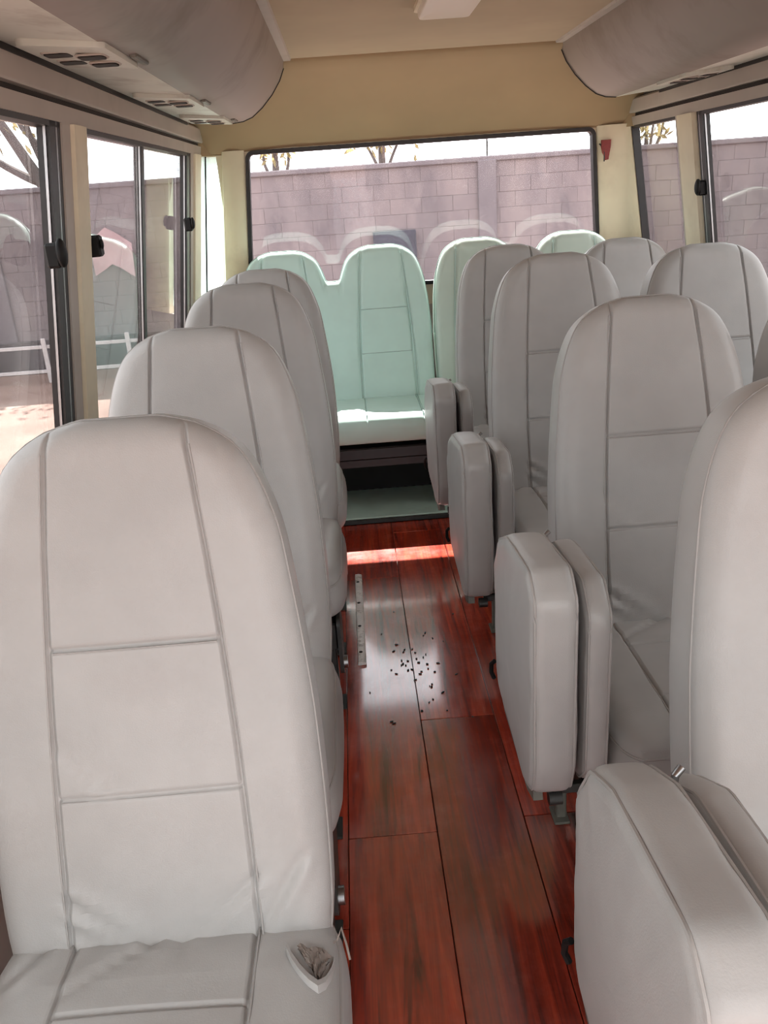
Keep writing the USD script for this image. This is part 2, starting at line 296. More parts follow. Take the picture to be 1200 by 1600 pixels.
for k in range(-4, 8):
    x0 = max(-.102 + pw * k, -.778); x1 = min(-.102 + pw * (k + 1), 1.528)
    if x1 - x0 < .03: continue
    off = {0: 1.515, 1: 1.947, 2: 1.54}.get(k, 1.515 - [.9, .42, .68, .25][k % 4])
    ys = [off + pl_ * j for j in range(-3, 4)]
    for a, b in zip(ys[:-1], ys[1:]):
        a, b = max(a, Y0), min(b, 4.4)
        if b - a < .05: continue
        obj('plank', bx(x0 + .0009, x1 - .0009, a + .0009, b - .0009, -.012, 0, .0012), MAT['plank'], fl, smooth=False)

# window posts: (y0, y1) of the pillars on either side
PIL = {-1: [(-.95, -.88), (-.62, -.42), (.60, .76), (2.23, 2.36), (4.02, 4.21)], 1: [(-.95, -.88), (-.62, -.42), (1.0, 1.2), (3.50, 3.68)]}
for side, nm in ((-1, 'left'), (1, 'right')):
    w = thing('wall_' + nm, '%s side wall of the bus, cream pillars between sliding windows' % nm, None, kind='structure')
    obj('lower_panel', wall_prism(side, Y0, YR, -.05, .68, 0, .05), MAT['taupe'], w)
    obj('window_sill', wall_prism(side, Y0, YR, .68, .71, -.012, .06), MAT['taupe'], w)
    obj('window_head', wall_prism(side, Y0, 4.28 if side < 0 else 4.26, 1.588, 1.625, .0, .05), MAT['taupe'], w)
    s = side
    # cornice between the dark joint above the window and the duct
    cx = wallx(side, 1.64)
    obj('cornice', prism([(cx + s * .03, 1.640), (cx - s * .004, 1.640), (cx - s * .008, 1.646), (cx - s * .010, 1.695), (cx - s * .002, 1.703), (cx + s * .03, 1.703)], 'y', Y0, 4.30), MAT['taupe'], w)
    obj('cornice_joint', prism([(cx + s * .05, 1.618), (cx + s * .014, 1.618), (cx + s * .014, 1.71), (cx + s * .05, 1.71)], 'y', Y0, 4.3), MAT['slot'], w)
    obj('outer_skin', prism([(wallx(s, 1.59) + s * .06, 1.58), (wallx(s, 1.59) + s * .05, 1.58), (wallx(s, 1.59) + s * .02, 1.97), (wallx(s, 1.59) + s * .03, 1.97)], 'y', Y0, YR), MAT['body'], w)
    for (a, b) in PIL[side]:
        z0, z1 = .71, 1.588
        # pillar: raised cream face with rounded edges, darker reveal beside it
        def sec(z, a=a, b=b):
            x = wallx(side, z); o = -s
            return [(x + s * .045, a - .005), (x + s * .004, a + .004), (x - s * .008, a + .014), (x - s * .010, (a + b) / 2), (x - s * .008, b - .014), (x + s * .004, b - .004), (x + s * .045, b + .005)]
        V = np.array([[[px, py, z] for px, py in sec(z)] for z in np.linspace(z0, z1, 6)])
        obj('pillar_reveal', wall_prism(side, a - .06 if side < 0 else b, a + .003 if side < 0 else b + .02, z0, z1, .0, .045), MAT['taupe'], w)
        obj('pillar', fix(cat_([grid_mesh(V, closed_v=True)])), MAT['cream'], w, smooth=40)
# roof
ce = thing('ceiling', 'beige fabric ceiling panel over the aisle', None, kind='structure')
obj('ceiling_panel', bx(-.62, 1.36, Y0, 3.80, 1.9, 1.93), MAT['ceiling'], ce)
obj('roof_skin', bx(-.66, 1.41, Y0, YR + .08, 1.955, 1.975), MAT['body'], ce)
# overhead air ducts with vents
prof = [(-.19, 1.902), (-.197, 1.875), (-.218, 1.83), (-.255, 1.78), (-.30, 1.735), (-.345, 1.702), (-.385, 1.688), (-.43, 1.684), (-.53, 1.694), (-.632, 1.703), (-.645, 1.72), (-.645, 1.93), (-.19, 1.93)]
def sidex(x, side): return x if side < 0 else .375 * 2 - x
for side, nm, lab in ((-1, 'left', 'left overhead air duct with stained grey-pink panel and three vents'), (1, 'right', 'right overhead air duct with grey-beige panel and one small vent')):
    d = thing('air_duct', lab, 'air duct', group='air ducts along the ceiling')
    P = np.array(prof); P[:, 0] = sidex(P[:, 0], side)
    nf = 9
    ys = np.r_[np.linspace(Y0, 3.70, 24), 3.76, 3.80, 3.82]
    def shp(y, pts):
        q = pts.copy(); k = np.clip((y - 3.6) / .22, 0, 1) ** 2
        return q
    front = P[:8]; under = P[7:10]
    V = np.array([[[px, y, pz] for px, pz in np.vstack([front, [P[7] + [0, .02]], [P[0] + [(-.05 if side < 0 else .05), .02]]])] for y in ys])
    m = grid_mesh(V, closed_v=True)
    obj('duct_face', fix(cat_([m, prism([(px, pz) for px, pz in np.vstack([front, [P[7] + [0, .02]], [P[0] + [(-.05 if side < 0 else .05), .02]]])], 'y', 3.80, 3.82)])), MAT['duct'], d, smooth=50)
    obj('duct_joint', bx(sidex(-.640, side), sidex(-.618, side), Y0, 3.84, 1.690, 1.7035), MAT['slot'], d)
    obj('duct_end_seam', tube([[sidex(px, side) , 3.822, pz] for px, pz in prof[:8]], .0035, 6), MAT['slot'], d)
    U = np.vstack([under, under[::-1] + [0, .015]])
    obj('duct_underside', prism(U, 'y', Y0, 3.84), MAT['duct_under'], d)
    sgn = 1 if side < 0 else -1
    vents = [1.92, 2.85, 3.60] if side < 0 else [3.18]
    for yv in vents:
        xa, xb = sidex(-.42, side), sidex(-.585, side); z = 1.678
        T = prism(round_poly([(min(xa, xb), yv - .15), (max(xa, xb), yv - .15), (max(xa, xb), yv + .15), (min(xa, xb), yv + .15)], .02), 'z', z - .004, z + .015)
        v = T.vertices.copy(); v[:, 2] += np.interp(np.abs(v[:, 0] - sidex(0, side)), [.43, .63], [0, .016]); T.vertices = v
        vp = obj('vent_panel', T, MAT['duct_under'], d)
        for i in range(2):
            for j in range(2):
                xs, y_ = sidex(-.47 - .065 * i, side), yv - .045 + .1 * j
                slot = prism(round_poly([(xs - .024, y_ - .022), (xs + .024, y_ - .022), (xs + .024, y_ + .022), (xs - .024, y_ + .022)], .008), 'z', z - .009 + .008 * (i + .3), z + .01)
                obj('vent_slot', slot, MAT['slot'], vp)
                obj('vent_lip', tube([[xs + .028 * np.sign(math.cos(a)) * abs(math.cos(a)) ** .4, y_ + .026 * np.sign(math.sin(a)) * abs(math.sin(a)) ** .4, z - .005 + .008 * (i + .3)] for a in np.linspace(0, 2 * math.pi, 20)[:-1]], .0025, 6, closed=True), MAT['taupe'], vp)
        if side < 0: obj('vent_latch', bx(sidex(-.41, side) - .004, sidex(-.41, side) + .012, yv + .03, yv + .15, 1.680, 1.692, .003), MAT['olive'], d)
    # seam strip between duct and ceiling
    t = obj('trim_1' if side < 0 else 'trim_2', prism([(sidex(-.20, side), 1.893), (sidex(-.165, side), 1.893), (sidex(-.160, side), 1.901), (sidex(-.20, side), 1.901)], 'y', Y0, 3.79), MAT['taupe'], label='trim strip between ceiling and %s duct' % nm, kind='structure')
# rear wall
wr = thing('wall_rear', 'rear end of the bus with cream surround and wide back window', None, kind='structure')
yr = lambda z: 4.36 - .14 * (z - 1.1)                                       # inner face leans forward at the top
hp = [(3.775, 1.902), (3.79, 1.885), (3.84, 1.865), (3.93, 1.84), (4.03, 1.80), (4.13, 1.745), (4.21, 1.69), (4.265, 1.635), (4.292, 1.598), (4.30, 1.590)]
xs = np.linspace(-.66, 1.41, 24)
V = np.array([[[x, y + .06 * max(0, (abs(x - .375) - .55)) ** 2 * -1.2, z] for y, z in hp + [(4.36, 1.590), (4.50, 1.93), (3.775, 1.955)]] for x in xs])
obj('header_panel', fix(cat_([grid_mesh(V, closed_v=True)])), MAT['headliner'], wr, smooth=50)
win = round_poly([(-.505, .92), (1.295, .92), (1.225, 1.592), (-.435, 1.592)], .035)
frame_poly = Polygon([(-.58, .80), (1.36, .80), (1.36, 1.60), (-.58, 1.60)]).difference(win)
def lean(m, back=0.0):
    v = np.array(m.vertices); v[:, 1] += np.array([yr(z) for z in v[:, 2]]) + back; return fix(trimesh.Trimesh(v, m.faces, process=False))
obj('window_surround', lean(prism(frame_poly, 'y', 0, .05)), MAT['cream'], wr)
obj('lower_panel', bx(-.76, 1.51, 4.40, 4.47, -.05, .82), MAT['taupe'], wr)
for side in (-1, 1):
    p = []
    for z in np.linspace(.82, 1.60, 6):
        if side < 0: q = [(-.445 - .1 * (1.59 - z), yr(z) - .004), (-.50 - .1 * (1.59 - z), yr(z) - .022), (-.548 - .12 * (1.59 - z), yr(z) - .012), (-.57 - .12 * (1.59 - z), yr(z) + .06), (-.46 - .1 * (1.59 - z), yr(z) + .06)]
        else: q = [(1.235 + .1 * (1.59 - z), yr(z) - .004), (1.28 + .12 * (1.59 - z), yr(z) - .022), (1.36 + .13 * (1.59 - z), yr(z) - .03), (1.385 + .15 * (1.59 - z), 4.25), (1.43 + .15 * (1.59 - z), 4.27), (1.40 + .1 * (1.59 - z), yr(z) + .06), (1.26 + .1 * (1.59 - z), yr(z) + .06)]
        p.append([[a, b, z] for a, b in q])
    obj('corner_pillar', fix(grid_mesh(np.array(p), closed_v=True)), MAT['cream'], wr, smooth=40)
    # corner block under the headliner
    o = prism([(sidex(-.66, side), 4.2), (sidex(-.66, side), 4.42), (sidex(-.45, side), 4.42), (sidex(-.45, side), 4.30), (sidex(-.60, side), 4.285)][::(1 if side < 0 else -1)], 'z', 1.585, 1.70)
    obj('corner_cap', o, MAT['headliner'], wr)

# ------------------------------------------------------------------ windows
def wpane(side, y0, y1, z0, z1, d): return wall_prism(side, y0, y1, z0, z1, d, d + .004)
def window(n, side, y0, y1, label, split=None, latches=(), rear_sash=True, sash=.075):
    w = thing('window_%d' % n, label, None, kind='structure')
    z0, z1 = .712, 1.588
    if split is None: obj('pane', wpane(side, y0, y1, z0, z1, .03), MAT['glass'], w, smooth=False)
    else:
        obj('pane', wpane(side, y0, split + .02, z0, z1, .022), MAT['glass'], w, smooth=False)
        obj('pane', wpane(side, split - .02, y1, z0, z1, .034), MAT['glass'], w, smooth=False)
    def upright(name, a, b, d0, d1, m): obj(name, wall_prism(side, a, b, z0, z1, d0, d1), m, w)
    if split is not None:
        upright('meeting_rail', split - .018, split + .018, .010, .036, MAT['black'])
        upright('rail_edge', split - .022, split - .0185, .014, .020, MAT['chrome'])
    if rear_sash:
        upright('rubber_seal', y1 - sash, y1 - sash * .45, .004, .034, MAT['black'])
        upright('sash_edge', y1 - sash * .42, y1 - sash * .3, .004, .012, MAT['chrome'])
        upright('sash_edge', y1 - sash * 1.08, y1 - sash * 1.02, .012, .018, MAT['chrome'])
        upright('rubber_seal', y1 - sash * .28, y1, .004, .034, MAT['black'])
    upright('rubber_seal', y0, y0 + .012, .004, .034, MAT['black'])
    obj('rubber_seal', wall_prism(side, y0, y1, z1 - .012, z1, .004, .036), MAT['black'], w)
    obj('sash_track', wall_prism(side, y0, y1, z0, z0 + .02, .0, .036), MAT['chrome'], w)
    for (yl, zl, r) in latches:
        x = wallx(side, zl); s = side
        k = obj('latch', cat_([bx(x - s * .022, x + s * .012, yl - .02, yl + .02, zl - .028, zl + .028, .006)]), MAT['plastic_black'], w)
        obj('latch_knob', trimesh.Trimesh(*(lambda m: (m.vertices * [r * .55, r, r * 1.5] + [x - s * .026, yl - .012, zl + .005], m.faces))(trimesh.creation.icosphere(2, 1.0))), MAT['plastic_black'], k)
    return w
window(1, -1, .77, 2.168, 'front left sliding window with black rubber sash and latch', 1.45, [(2.05, 1.30, .022)])
window(2, -1, 2.37, 3.955, 'second left sliding window with a dark meeting rail in the middle', 3.06, [(2.395, 1.30, .009), (3.87, 1.30, .016)])
window(3, 1, 1.21, 3.49, 'right sliding window with black sash and latch at its rear edge', 2.3, [(3.47, 1.31, .020)], sash=.05)
window(9, -1, -.87, -.63, 'left cab window behind the camera')
window(10, 1, -.87, -.63, 'right cab window behind the camera')
window(5, -1, -.41, .59, 'foremost left window beside the front seat', 0.1)
window(6, 1, -.41, .99, 'foremost right window beside the front seats', .3)
w = thing('window_4', 'right rear quarter window between pillar and back corner', None, kind='structure')
obj('pane', wpane(1, 3.69, 4.26, .712, 1.588, .03), MAT['glass'], w, smooth=False)
obj('rubber_seal', cat_([wall_prism(1, 3.685, 3.697, .712, 1.588, .004, .036), wall_prism(1, 4.245, 4.262, .712, 1.588, .0, .036), wall_prism(1, 3.69, 4.26, 1.578, 1.590, .004, .036)]), MAT['black'], w)
w = thing('window_7', 'left rear quarter window glowing pale cyan', None, kind='structure')
def curvepane(a, b, th):
    pl = np.array([(-.645, 4.22), (-.643, 4.27), (-.634, 4.32), (-.615, 4.365), (-.585, 4.395), (-.555, 4.41)])[a:b]
    V = []
    for z in np.linspace(.86, 1.588, 5):
        e = -.13 * (1.59 - z); V.append([[x + e, y, z] for x, y in pl] + [[x + e - th * .8, y + th * .6, z] for x, y in pl[::-1]])
    return fix(grid_mesh(np.array(V), closed_v=True))
obj('pane', curvepane(0, 6, .004), MAT['film'], w, smooth=50)
obj('rubber_seal', tube([[-.632 - .13 * (1.59 - z), 4.315, z] for z in np.linspace(.87, 1.588, 6)], .004, 6), MAT['black'], w)
w = thing('window_8', 'wide rear window of the bus looking onto a grey block wall', None, kind='structure')
obj('pane', lean(prism(win.buffer(-.004), 'y', .022, .026)), MAT['rear_glass'], w, smooth=False)
obj('rubber_seal', lean(prism(win.buffer(.004).difference(win.buffer(-.014)), 'y', -.012, .035)), MAT['black'], w)
# ------------------------------------------------------------------ small fittings
l = thing('ceiling_lamp', 'pale rectangular lamp in the middle of the ceiling', 'lamp', (.352, 2.56, 1.9))
obj('housing', prism(round_poly([(-.09, -.36), (.09, -.36), (.09, .36), (-.09, .36)], .025), 'z', -.014, 0), MAT['cream'], l)
lp = round_poly([(-.08, -.345), (.08, -.345), (.08, .345), (-.08, .345)], .02)
V = np.stack([np.c_[resample(lp.buffer(-i).exterior.coords, .01)[:100] if False else np.array(lp.exterior.coords)[:-1] * (1 - i), np.full(len(lp.exterior.coords) - 1, h)] for i, h in ((0, -.012), (.01, -.03), (.05, -.038), (.5, -.04), (.99, -.04))])
obj('lens', fix(grid_mesh(V, closed_v=True)), MAT['lamp_lens'], l, smooth=30)
e = thing('warning_tag', 'small torn red tag stuck on the cream right rear pillar', 'tag', (1.275, 4.262, 1.49))
obj('tag_body', prism([(-.021, .045), (.024, .045), (.024, .02), (.014, -.042), (-.006, -.045), (-.002, -.03), (-.014, -.012), (-.022, .02)], 'y', 0, .012), MAT['red'], e)
obj('tag_strap', tube([[-.03, .008, .03], [-.02, .005, .02], [-.006, .002, -.01], [-.006, .002, -.05]], .003, 6), MAT['black'], e)
fs = thing('floor_strip', 'worn white metal edging strip along the left side of the aisle', 'edging strip', (-.052, 2.60, .001))
obj('strip_body', prism([(-.014, -.02), (.012, -.02), (.013, -.013), (.010, -.010), (.002, -.008), (-.012, -.008)], 'y', -.34, .30), MAT['white_strip'], fs)
for k in range(4): obj('screw', trimesh.Trimesh(*(lambda m: (m.vertices * [.006, .006, .003] + [-.003, -.28 + .17 * k, -.008], m.faces))(trimesh.creation.icosphere(1, 1.0))), MAT['dark_metal'], fs)
fs.GetAttribute('xformOp:translate').Set(Gf.Vec3d(-.052, 2.60, .0205))
st = thing('rear_step', 'mint green step board in front of the rear bench', 'step', (.20, 3.68, 0))
obj('step_board', bx(-.55, .55, -.24, .26, .0, .028, .004), MAT['mint_board'], st)
obj('step_nosing', bx(-.55, .55, -.252, -.235, .001, .022, .003), MAT['dark_metal'], st)
db = thing('floor_debris', 'scatter of small dark crumbs on the aisle floor', 'debris', (.1, 2.1, 0), kind='stuff')
cr = []
for k in range(46):
    a, b = rng.normal(.12, .045), rng.normal(2.24, .10)
    if k > 30: a, b = rng.uniform(-.04, .3), rng.uniform(1.9, 2.7)
    m = trimesh.creation.icosphere(1, 1.0); m.vertices *= np.array([rng.uniform(.0015, .004), rng.uniform(.002, .007), .002]); m.apply_transform(trimesh.transformations.rotation_matrix(rng.uniform(0, 6), [0, 0, 1])); m.apply_translation([a - .1, b - 2.1, .002]); cr.append(m)
obj('crumbs', cat_(cr), MAT['dark_metal'], db, kind='stuff')

# ------------------------------------------------------------------ seats
REC = math.radians(16.1)
def to_back(m, rec=REC):
    """(u, v, n) of a reclined backrest -> local bus axes of the seat (x, y, z), hinge at (0, 0, 0.45)"""
    v = np.array(m.vertices if hasattr(m, 'vertices') else m); o = np.empty_like(v)
    o[:, 0] = v[:, 0]; o[:, 1] = v[:, 1] * math.sin(rec) - v[:, 2] * math.cos(rec); o[:, 2] = .45 + v[:, 1] * math.cos(rec) + v[:, 2] * math.sin(rec)
    return fix(trimesh.Trimesh(o, m.faces, process=False)) if hasattr(m, 'faces') else o
def to_seat(m):
    """(u, v, n) of a cushion, v forward from the backrest -> local axes"""
    v = np.array(m.vertices if hasattr(m, 'vertices') else m); o = np.empty_like(v)
    o[:, 0] = v[:, 0]; o[:, 1] = .06 - v[:, 1]; o[:, 2] = .452 + .035 * v[:, 1] + v[:, 2]
    return fix(trimesh.Trimesh(o, m.faces, process=False)) if hasattr(m, 'faces') else o
wv = np.array([-.08, -.02, .05, .15, .30, .40, .50, .56, .60, .64, .67, .69, .708, .720, .729, .733])
wu = np.array([.212, .226, .232, .234, .230, .222, .211, .203, .193, .179, .164, .148, .124, .101, .070, .05])
from scipy.interpolate import PchipInterpolator
_hw = PchipInterpolator(wv, wu); hw = lambda v: _hw(np.clip(v, -.08, .733))
sa = lambda v: .1303 + (.0914 - .1303) * (np.clip(v, 0, 1) / .7065) ** 2
def crease(U, V, segs, amp=.006, w=.008):
    """folds pressed into the cover along short segments, with a soft ridge beside each"""
    out = np.zeros(U.shape)
    for (a, b, c, d) in segs:
        L = math.hypot(c - a, d - b); tx, ty = (c - a) / L, (d - b) / L
        t = (U - a) * tx + (V - b) * ty; n = -(U - a) * ty + (V - b) * tx
        e = np.exp(-((np.clip(t, 0, L) - t) / .015) ** 2) * (1 - .5 * np.clip(t / L, 0, 1))
        out += amp * e * (-np.exp(-(n / w) ** 2) + .7 * np.exp(-((n - 1.9 * w) / (1.3 * w)) ** 2))
    return out
def wrinkle(U, V):
    """creases in the cover low on the backrest, a soft unevenness elsewhere"""
    q = np.stack([U * 5, V * 5, np.zeros_like(U)], -1); w = (meshkit.fbm(q, 3, 3) - .5) * .009
    return w + crease(U, V, [(-.128, .075, -.04, .005), (-.128, .035, -.075, .0), (.126, .085, .055, .02), (-.06, .24, -.125, .30), (.19, .10, .14, .02)])
back_m, back_rim, back_line = pad(lambda v: -hw(v), hw, -.08, .733, .034, .085, .045, [lambda v: -sa(v), sa], [(.429, 0, 1), (.221, 0, 1)], puff=.008, extra=wrinkle, ncol=60, nrow=64, dense=(-.06, .14, 30))
cw = PchipInterpolator([0, .03, .1, .4, .46, .49, .50], [.212, .230, .238, .240, .232, .216, .204]); chw = lambda v: cw(np.clip(v, 0, .5))
def wr2(U, V):
    q = np.stack([U * 6, V * 6, np.ones_like(U)], -1); w = (meshkit.fbm(q, 3, 8) - .5) * .012
    return w + crease(U, V, [(-.02, .06, -.115, .135), (.02, .06, .0, .14), (-.20, .10, -.15, .03), (.06, .30, .12, .25)], .006, .008)
cush_m, cush_rim, cush_line = pad(lambda v: -chw(v), chw, 0, .5, .04, .095, .05, [lambda v: -.125 - .03 * (v / .5) * 0 + 0 * v, lambda v: .125 + 0 * v], [(.17, 0, 1), (.36, 0, 1)], puff=.010, extra=wr2, ncol=56, nrow=44, dense=(.02, .2, 30), bulge=.014)
def piping(line, off, conv, r=.0014):
    p = line.copy(); p[:, 0] += off; return tube(conv(p), r, 6)
def seat_parts(t, aisle):
    """one passenger seat; aisle = +1 / -1: the side its hinge bracket and side plate are on"""
    bk = obj('backrest', to_back(back_m), MAT['cover'], t, smooth=50)
    for sg in (-1, 1):
        l = back_line(lambda v: sg * sa(v)); l = l[(l[:, 1] > -.05) & (l[:, 1] < .698)]; l[:, 2] = .0035
        obj('seam_piping', piping(l, sg * .0045, to_back), MAT['piping'], bk)
    for v in (.429, .221):
        a = float(sa(v)) - .006; u = np.linspace(-a, a, 12); obj('seam_piping', tube(to_back(np.stack([u, np.full(12, v - .0045), .0060 - .0085 * (u / .23) ** 2], 1)), .0012, 6), MAT['piping'], bk)
    rim = np.array(back_rim); rim[:, 2] = -.033; obj('edge_piping', tube(to_back(rim[::2]), .0022, 6, closed=True), MAT['piping'], bk)
    cu = obj('cushion', to_seat(cush_m), MAT['cover'], t, smooth=50)
    for sg in (-1, 1):
        l = cush_line(lambda v: sg * .125 + 0 * v); l = l[(l[:, 1] > .02) & (l[:, 1] < .455)]; l[:, 2] = .004
        obj('seam_piping', piping(l, sg * .0045, to_seat), MAT['piping'], cu)
    rim = np.array(cush_rim); rim[:, 2] = -.04; obj('edge_piping', tube(to_seat(rim[::2]), .003, 6, closed=True), MAT['piping'], cu)
    obj('base_frame', cat_([bx(-.20, .20, -.38, .02, .270, .305, .006), bx(-.215, -.19, -.40, .05, .22, .30, .004), bx(.19, .215, -.40, .05, .22, .30, .004)]), MAT['dark_metal'], t)
    for sx in (-1, 1):
        for y in (-.33, -.03): obj('leg', cat_([bar((sx * .19, y, .26), (sx * .19, y, .004), .032), bx(sx * .19 - .03, sx * .19 + .03, y - .035, y + .035, 0, .008, .002)]), MAT['dark_metal'], t)
    hb = obj('hinge_bracket', cat_([prism(round_poly([(-.02, .30), (.09, .30), (.13, .52), (.07, .56), (.02, .45), (-.06, .40)], .012), 'x', aisle * .205 - .004, aisle * .205 + .004)]), MAT['dark_metal'], t)
    br = obj('side_bracket', prism(round_poly([(-.44, .33), (-.30, .33), (-.28, .24), (-.34, .17), (-.40, .145), (-.44, .17)], .02), 'x', aisle * .222 - .005, aisle * .222 + .005), MAT['dark_metal'], t)
    c = trimesh.creation.cylinder(.017, .012); c.apply_transform(trimesh.transformations.rotation_matrix(math.pi / 2, [0, 1, 0])); c.apply_translation([aisle * .232, -.405, .185])
    obj('bolt', c, MAT['steel'], br)
def new_class(name): return stage.CreateClassPrim('/World/' + name)
for nm, a in (('aisle_right_seat_source', 1), ('aisle_left_seat_source', -1)): seat_parts(new_class(nm), a)
def place(source, name, label, catg, group, loc, drec=0.0, instance=True):
    t = thing(name, label, catg, loc, group=group)
    t.GetReferences().AddInternalReference('/World/' + source)
    if instance: t.SetInstanceable(True)
    return t
SEATS = [  # x, y, dz, label
 ('aisle_right_seat_source', -.325, .871, -.013, 'large grey vinyl seat nearest the camera at left, torn at its lower corner', 'single seats along the left wall'),
 ('aisle_right_seat_source', -.335, 1.580, -.001, 'grey vinyl seat in the left row, second from the camera', 'single seats along the left wall'),
 ('aisle_right_seat_source', -.322, 2.385, .006, 'grey vinyl seat in the left row, third from the camera', 'single seats along the left wall'),
 ('aisle_right_seat_source', -.320, 3.000, -.006, 'pale seat at the back of the left row, mostly hidden before the bench', 'single seats along the left wall'),
 ('aisle_left_seat_source', 0.660, .850, -.015, 'grey vinyl aisle seat cut off by the right edge of the picture', 'aisle seats of the right pairs'),
 ('aisle_left_seat_source', .660, 1.631, -.011, 'grey vinyl aisle seat on the right, behind the second folded jump seat', 'aisle seats of the right pairs'),
 ('aisle_left_seat_source', .655, 2.454, .023, 'grey vinyl aisle seat on the right, third row from the camera', 'aisle seats of the right pairs'),
 ('aisle_left_seat_source', .655, 3.300, -.002, 'grey aisle seat of the rearmost right pair before the bench', 'aisle seats of the right pairs'),
 ('aisle_right_seat_source', 1.140, 1.640, -.011, 'window seat at the right picture edge, only its curved side showing', 'window seats of the right pairs'),
 ('aisle_right_seat_source', 1.137, 2.461, .019, 'grey window seat on the right whose top stands before the sliding window', 'window seats of the right pairs'),
 ('aisle_right_seat_source', 1.147, 3.315, -.010, 'grey window seat of the rearmost right pair by the quarter window', 'window seats of the right pairs')]
for i, (src, x, y, dz, lab, grp) in enumerate(SEATS):
    t = place(src, 'passenger_seat', lab, 'seat', grp, (x, y, dz), instance=i > 0)
    if i == 0:
        # torn cover at the aisle-side corner of the first seat
        def top(x, y):
            v = .06 - y; q = np.clip(min(float(chw(v)) - x, v + .001) / .05, 0, 1); return .452 + .035 * v - .04 + .04 * math.sqrt(max(0, 1 - (1 - q) ** 2)) + .010 * max(0, 1 - (x / .24) ** 2) * .9
        g = []
        for a in np.linspace(0, 1, 12):
            r_ = []
            for b in np.linspace(0, 1, 8):
                x = .184 + .046 * a + (.205 - .184 - .046 * a + .008) * b * .8; y = -.034 - .050 * b * (1 - .45 * abs(a - .55)) + .003 * math.sin(12 * a)
                r_.append([x, y, top(x, y) + .005 + .0025 * math.sin(17 * a + 9 * b)])
            g.append(r_)
        g = np.array(g)
        obj('torn_foam', fix(cat_([grid_mesh(g), grid_mesh(g - [0, 0, .006])])), MAT['foam'], t, label='brown foam showing through the torn cover')
        lip = np.array([[x, y, top(x, y) + .007] for x, y in ((.170, -.028), (.178, -.046), (.189, -.064), (.202, -.079), (.214, -.086), (.223, -.076), (.230, -.056), (.233, -.034))])
        obj('torn_edge', fix(grid_mesh(np.stack([lip, lip + [0, -.010, .002], lip + [0, -.014, -.008], lip + [0, -.002, -.008]]), closed_u=True)), MAT['cover'], t)
        obj('loose_thread', tube([[.234, -.03, .46], [.240, -.04, .475], [.246, -.03, .485], [.252, -.045, .472], [.256, -.06, .46]], .0016, 5), MAT['foam'], t)
